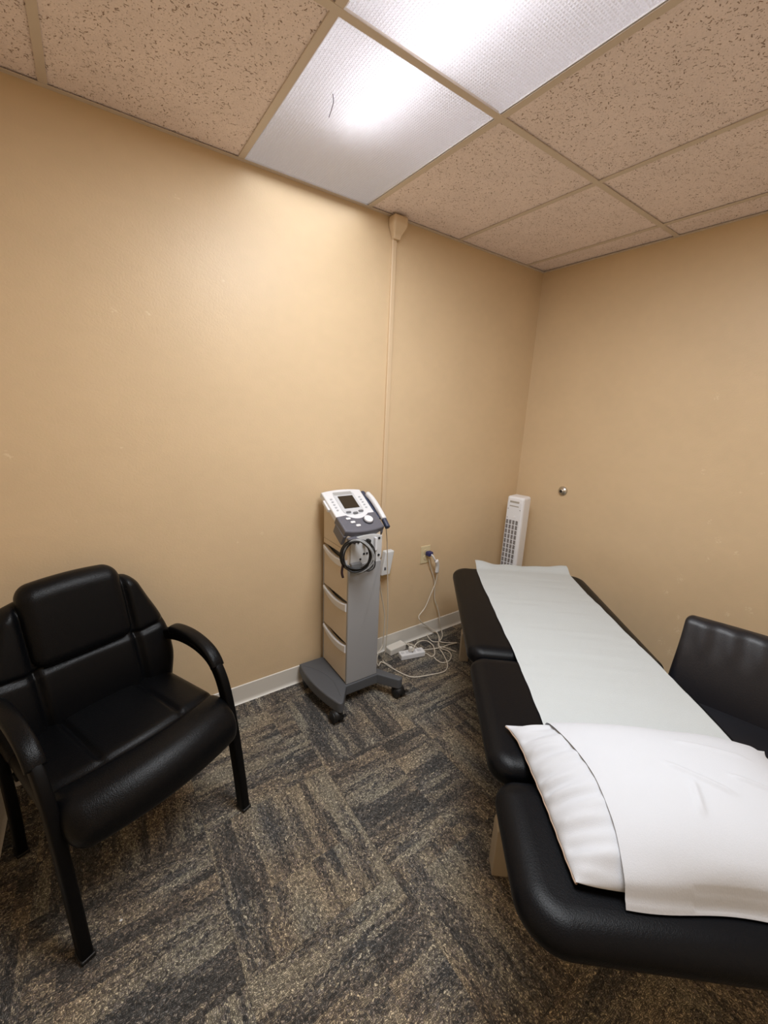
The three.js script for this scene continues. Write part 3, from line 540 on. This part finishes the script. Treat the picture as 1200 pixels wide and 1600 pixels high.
// pillow at the end of the table
const PIL = { u0: -0.425, u1: 0.285, w0: 2.08, w1: 2.518, base: TOP + 0.0045 };
function pillowTop(u, w) {                             // height of the pillow's upper skin, 0 outside
  const A = (u - (PIL.u0 + PIL.u1) / 2) / ((PIL.u1 - PIL.u0) / 2), B = (w - (PIL.w0 + PIL.w1) / 2) / ((PIL.w1 - PIL.w0) / 2);
  if (Math.abs(A) >= 1.1 || Math.abs(B) >= 1.1) return 0;
  let a = clamp(A, -1, 1), b = clamp(B, -1, 1);
  for (let k = 0; k < 4; k++) { const [pa, pb] = pinch(a, b); a = clamp(a + A - pa, -1, 1); b = clamp(b + B - pb, -1, 1); }
  if (Math.hypot(...pinch(a, b).map((q, k) => q - [A, B][k])) > 0.01) return 0;
  if (Math.abs(a) >= 1 || Math.abs(b) >= 1) return 0;
  return 0.0168 + 0.111 * (1 - Math.abs(a) ** 2.6) ** 0.62 * (1 - Math.abs(b) ** 2.4) ** 0.55;
}
const pinch = (a, b) => [(b > 0 ? a * (1 - 0.05 * a ** 4 * b ** 4) : a) * (1 - 0.045 * (1 - b * b)) + (a < 0 ? -a * 0.07 * sstep(-0.6, 1, b) : 0) + Math.sign(a) * 0.06 * Math.abs(a) ** 6 * Math.abs(b) ** 6 * (b < 0 ? 1 : 0.15), b * (1 - 0.02 * (1 - a * a)) * (b > 0 ? 1 - 0.05 * a ** 6 * b ** 4 : 1)];
{
  const du = (PIL.u1 - PIL.u0) / 2, dw = (PIL.w1 - PIL.w0) / 2, uc = (PIL.u0 + PIL.u1) / 2, wc = (PIL.w0 + PIL.w1) / 2, [gx, gz] = tw(uc, wc);
  const o = thing('pillow', 'plump white pillow on the treatment table with gathered side and draped sheet', 'pillow', gx, PIL.base, gz, TABLE.turn);
  const N = 96, skin = up => {
    const P = [], idx = [], uv = [];
    for (let j = 0; j <= N; j++) for (let i = 0; i <= N; i++) {
      const e = t => Math.sin((t * 2 - 1) * Math.PI / 2), a = e(i / N), b = e(j / N), [pa, pb] = pinch(a, b);
      const m = (1 - Math.abs(a) ** 2.6) ** 0.62 * (1 - Math.abs(b) ** 2.4) ** 0.55;
      // gathers run in from the left seam
      const g = (1 - sstep(-1, -0.45, a)) * sstep(0, 0.25, m), ww = 0.0055 * g * (Math.sin(b * 24 + a * 5 + 2.2 * Math.sin(b * 5)) + 0.5 * Math.sin(b * 41 + 1.3 - a * 6)), wr = 0.0035 * m * (vnoise(a * 3 + 9, b * 4 + 9, 99, 99, 51) - 0.5);
      const mid = 0.014, y = up ? mid + (0.125 - mid) * m + ww + wr : mid * (1 - sstep(0, 0.35, m));
      P.push(pa * du, y, pb * dw); uv.push(pa * du, pb * dw);
    }
    const W = N + 1;
    for (let j = 0; j < N; j++) for (let i = 0; i < N; i++) { const a = j * W + i; if (up) idx.push(a, a + W, a + W + 1, a, a + W + 1, a + 1); else idx.push(a, a + W + 1, a + W, a, a + 1, a + W + 1); }
    const g = new THREE.BufferGeometry(); g.setAttribute('position', new THREE.Float32BufferAttribute(P, 3)); g.setAttribute('uv', new THREE.Float32BufferAttribute(uv, 2)); g.setIndex(idx); g.computeVertexNormals();
    return g;
  };
  mesh('case', merge([skin(true), skin(false)]), linen, o);
  const seam = []; for (let k = 0; k <= 30; k++) { const b = -1 + 2 * k / 30, [pa, pb] = pinch(-1, b); seam.push([pa * du + 0.001, 0.010 + 0.0015 * Math.sin(k * 2.1), pb * dw]); }
  mesh('side_seam', tube(seam, 0.0028, 90, 6), hemTan, o);
}
// paper strip down the middle of the table, its end under the pillow
const paperLeft = w => mixn(-0.363, -0.318, sstep(0.7, 2.0, w));
{
  const [gx, gz] = tw(UC, WC), W0 = 0.655, W1 = 2.42;
  const g = sheet(70, 280, (a, b) => {
    const w = mixn(W0, W1, b), u = paperLeft(w) + 0.572 * a + 0.0025 * (vnoise(w * 14, 3, 999, 9, 61) - 0.5) * 2;
    const wave = vnoise(w * 16 + 0.6 * Math.sin(a * 4), a * 2, 999, 99, 62) * 0.55 + vnoise(w * 34, a * 3, 999, 99, 63) * 0.45;
    let y = TOP + 0.0015 + 0.0046 * wave * (1 - sstep(2.0, 2.09, w));
    y += sstep(0.74, 0.66, w) * (0.010 + 0.016 * sstep(0.25, 0, a) + 0.018 * sstep(0.62, 0.95, a) + 0.003 * Math.sin(a * 21));
    return [u - UC, y, w - WC];
  }, 0.0004);
  const o = mesh('table_paper', g, paperMat); o.position.set(gx, 0, gz); o.rotation.y = TABLE.turn;
  tag(o, 'pale grey crepe paper strip laid along the treatment table under the pillow', 'paper');
}
// smooth white cover laid over the pillow, hanging over its near edge
{
  const [gx, gz] = tw(UC, WC), W0 = 2.082, W1 = 2.532, left = w => mixn(-0.33, -0.29, sstep(2.09, 2.35, w)) - 0.008 * sstep(2.42, 2.53, w), right = 0.25;
  const raw = (u, w) => Math.max(TOP + 0.004, PIL.base + pillowTop(u, w));
  const grow = (u, w) => { let m = 0; for (let a = -2; a <= 2; a++) for (const b of [-0.003, 0, 0.003]) m = Math.max(m, raw(u + b, w + a * 0.004)); return m; };
  const hgt = (u, w) => { let t = 0; for (let a = -2; a <= 2; a++) t += grow(u, w + a * 0.004); return t / 5; };
  const crease = (u, w, u0, w0, du, dw, len) => { const l = Math.hypot(du, dw), x = ((u - u0) * du + (w - w0) * dw) / l, y = (-(u - u0) * dw + (w - w0) * du) / l; return Math.exp(-(y * y) / 0.00006) * sstep(0, 0.03, x) * (1 - sstep(len - 0.04, len, x)); };
  const g = sheet(120, 150, (a, b) => {
    const w = mixn(W0, W1, b), u = mixn(left(w), right, a), hang = sstep(2.48, W1, w);
    let y = hgt(u, w) + 0.0012;
    y += 0.004 * (vnoise(u * 9 + 20, w * 15, 999, 999, 71) - 0.4) * sstep(0.02, 0.12, a) * (1 - hang);
    y += 0.006 * (crease(u, w, -0.12, 2.28, 0.8, 0.5, 0.16) + crease(u, w, -0.1, 2.42, 0.25, -0.9, 0.11) + crease(u, w, 0.02, 2.3, 0.9, 0.25, 0.14) + crease(u, w, -0.05, 2.2, 1, 0.12, 0.2) * 0.7);
    return [u - UC, Math.max(y, TOP + 0.006), w + 0.007 * Math.sin(a * 9 + 1) * hang - WC];
  }, 0.0004);
  const o = mesh('pillow_cover', g, linen); o.position.set(gx, 0, gz); o.rotation.y = TABLE.turn;
  tag(o, 'smooth white sheet draped over the pillow with its hem hanging at the table end', 'cover');
}

// ---------------------------------------------------------------- chair behind the table
{
  const A = thing('side_chair', 'black vinyl side chair standing between the treatment table and the end wall', 'chair', -0.916, 0, 1.706, -1.36);
  const back = pad(0.24, 0.17, 0.03, 0.026, 40, v => {
    const y = v.y + 0.59, front = sstep(0, 0.02, v.z), wr = front * sstep(0.02, 0.10, v.y) * 0.004 * Math.sin(v.x * 70 + 8 * v.y) * (1 - sstep(-0.02, 0.16, v.x)) ;
    v.z += front * 0.012 * (1 - (v.x / 0.24) ** 2) * (1 - (v.y / 0.17) ** 2) + wr - 0.21 - 0.36 * (y - 0.42) - 0.5 * Math.max(0, y - 0.62) ** 2 + 0.2 * v.x * v.x; v.y = y;
    v.x *= 1 + 0.04 * sstep(0.7, 0.45, y);
  });
  mesh('backrest', back, shinyVinyl, A);
  mesh('seat', pad(0.235, 0.035, 0.22, 0.03, 30, v => { v.y += 0.012 * (1 - (v.x / 0.235) ** 2) * (1 - (v.z / 0.22) ** 2) + 0.425; v.z += -0.01; }), shinyVinyl, A);
  for (const s of [-1, 1]) {
    mesh('leg', sweep([[s * 0.2, 0, 0.19], [s * 0.2, 0.2, 0.18], [s * 0.2, 0.39, 0.16]], oval(0.011, 0.011, 14, 2), [1, 0, 0], 10), blackMetal, A);
    mesh('leg', sweep([[s * 0.2, 0, -0.25], [s * 0.2, 0.25, -0.23], [s * 0.2, 0.42, -0.26], [s * 0.2, 0.66, -0.335]], oval(0.011, 0.011, 14, 2), [1, 0, 0], 24), blackMetal, A);
  }
  for (const z of [0.15, -0.22]) mesh('seat_rail', box(0.41, 0.022, 0.022, 0, 0.38, z), blackMetal, A);
}

// ---------------------------------------------------------------- tower fan in the corner
{
  const o = thing('tower_fan', 'white tower fan with slotted rear grille standing in the room corner', 'fan', -0.185, 0, 0.17, -1.40);
  const wm = std('#eff0f4', 0.4), dark = std('#5b5350', 0.7), ws = 0.064, wd = 0.06;
  mesh('base', merge([cyl(0.12, 0.13, 0.018, 0, 0.009, 0, 48), cyl(0.045, 0.07, 0.03, 0, 0.033, 0, 32)]), wm, o);
  const g = extrude(roundedRect(-ws, -wd, ws, wd, 0.022), 0.94, 0.018, 6, 8).rotateX(-Math.PI / 2).translate(0, 0.05, 0);
  mesh('housing', g, wm, o);
  for (const [y, h] of [[0.952, 0.014], [0.922, 0.008]]) mesh('handle_slot', box(0.07, h, 0.003, -0.002, y, wd + 0.0005, 0.001), std('#a9a49a', 0.6), o);
  mesh('knob', cyl(0.007, 0.007, 0.006, 0, 0, 0, 16).rotateX(Math.PI / 2).translate(0.008, 0.845, wd + 0.002), wm, o);
  mesh('back_panel', box(0.104, 0.9, 0.003, -0.002, 0.5, wd + 0.0002, 0.001), std('#e8eaef', 0.45), o);
  for (let c = 0; c < 4; c++) for (let r = 0; r < 14; r++) {
    const x = -0.042 + c * 0.0245, y = 0.805 - r * 0.036;
    const bars = []; for (let k = 0; k < 4; k++) bars.push(box(0.017, 0.0055, 0.003, x, y - 0.0115 + k * 0.0077, wd + 0.0012));
    mesh('vent', merge(bars), dark, o);
  }
  for (const [x, y] of [[-0.045, 0.90], [0.045, 0.90], [-0.045, 0.835]]) mesh('screw', cyl(0.003, 0.003, 0.003, 0, 0, 0, 10).rotateX(Math.PI / 2).translate(x, y, wd + 0.002), std('#77757a', 0.5), o);
}

// ---------------------------------------------------------------- small things
{
  const P = onX(880, 767, 0), o = thing('wall_bumper', 'round steel fitting with dark centre screwed to the end wall', 'wall fitting', 0, P.y, P.z, 0), steel = std('#cfc9be', 0.28, { metalness: 0.85 });
  mesh('collar', new THREE.LatheGeometry([[0, 0], [0.031, 0], [0.032, 0.006], [0.027, 0.014], [0.016, 0.018], [0.0155, 0.026], [0.010, 0.028]].map(p => new THREE.Vector2(...p)), 32).rotateZ(Math.PI / 2).translate(-0.0005, 0, 0), steel, o);
  mesh('centre', cyl(0.010, 0.010, 0.004, 0, 0, 0, 20).rotateZ(Math.PI / 2).translate(-0.0275, 0, 0), std('#17130f', 0.5), o);
  const q = onY(189, 1438, 0.002);
  const crumb = mesh('lint_speck', new THREE.IcosahedronGeometry(0.0035, 1).scale(1.3, 0.5, 1).translate(q.x, 0.0022, q.z), whiteBright); tag(crumb, 'tiny white speck of lint on the striped carpet before the armchair', 'lint');
}

renderer.render(scene, camera);
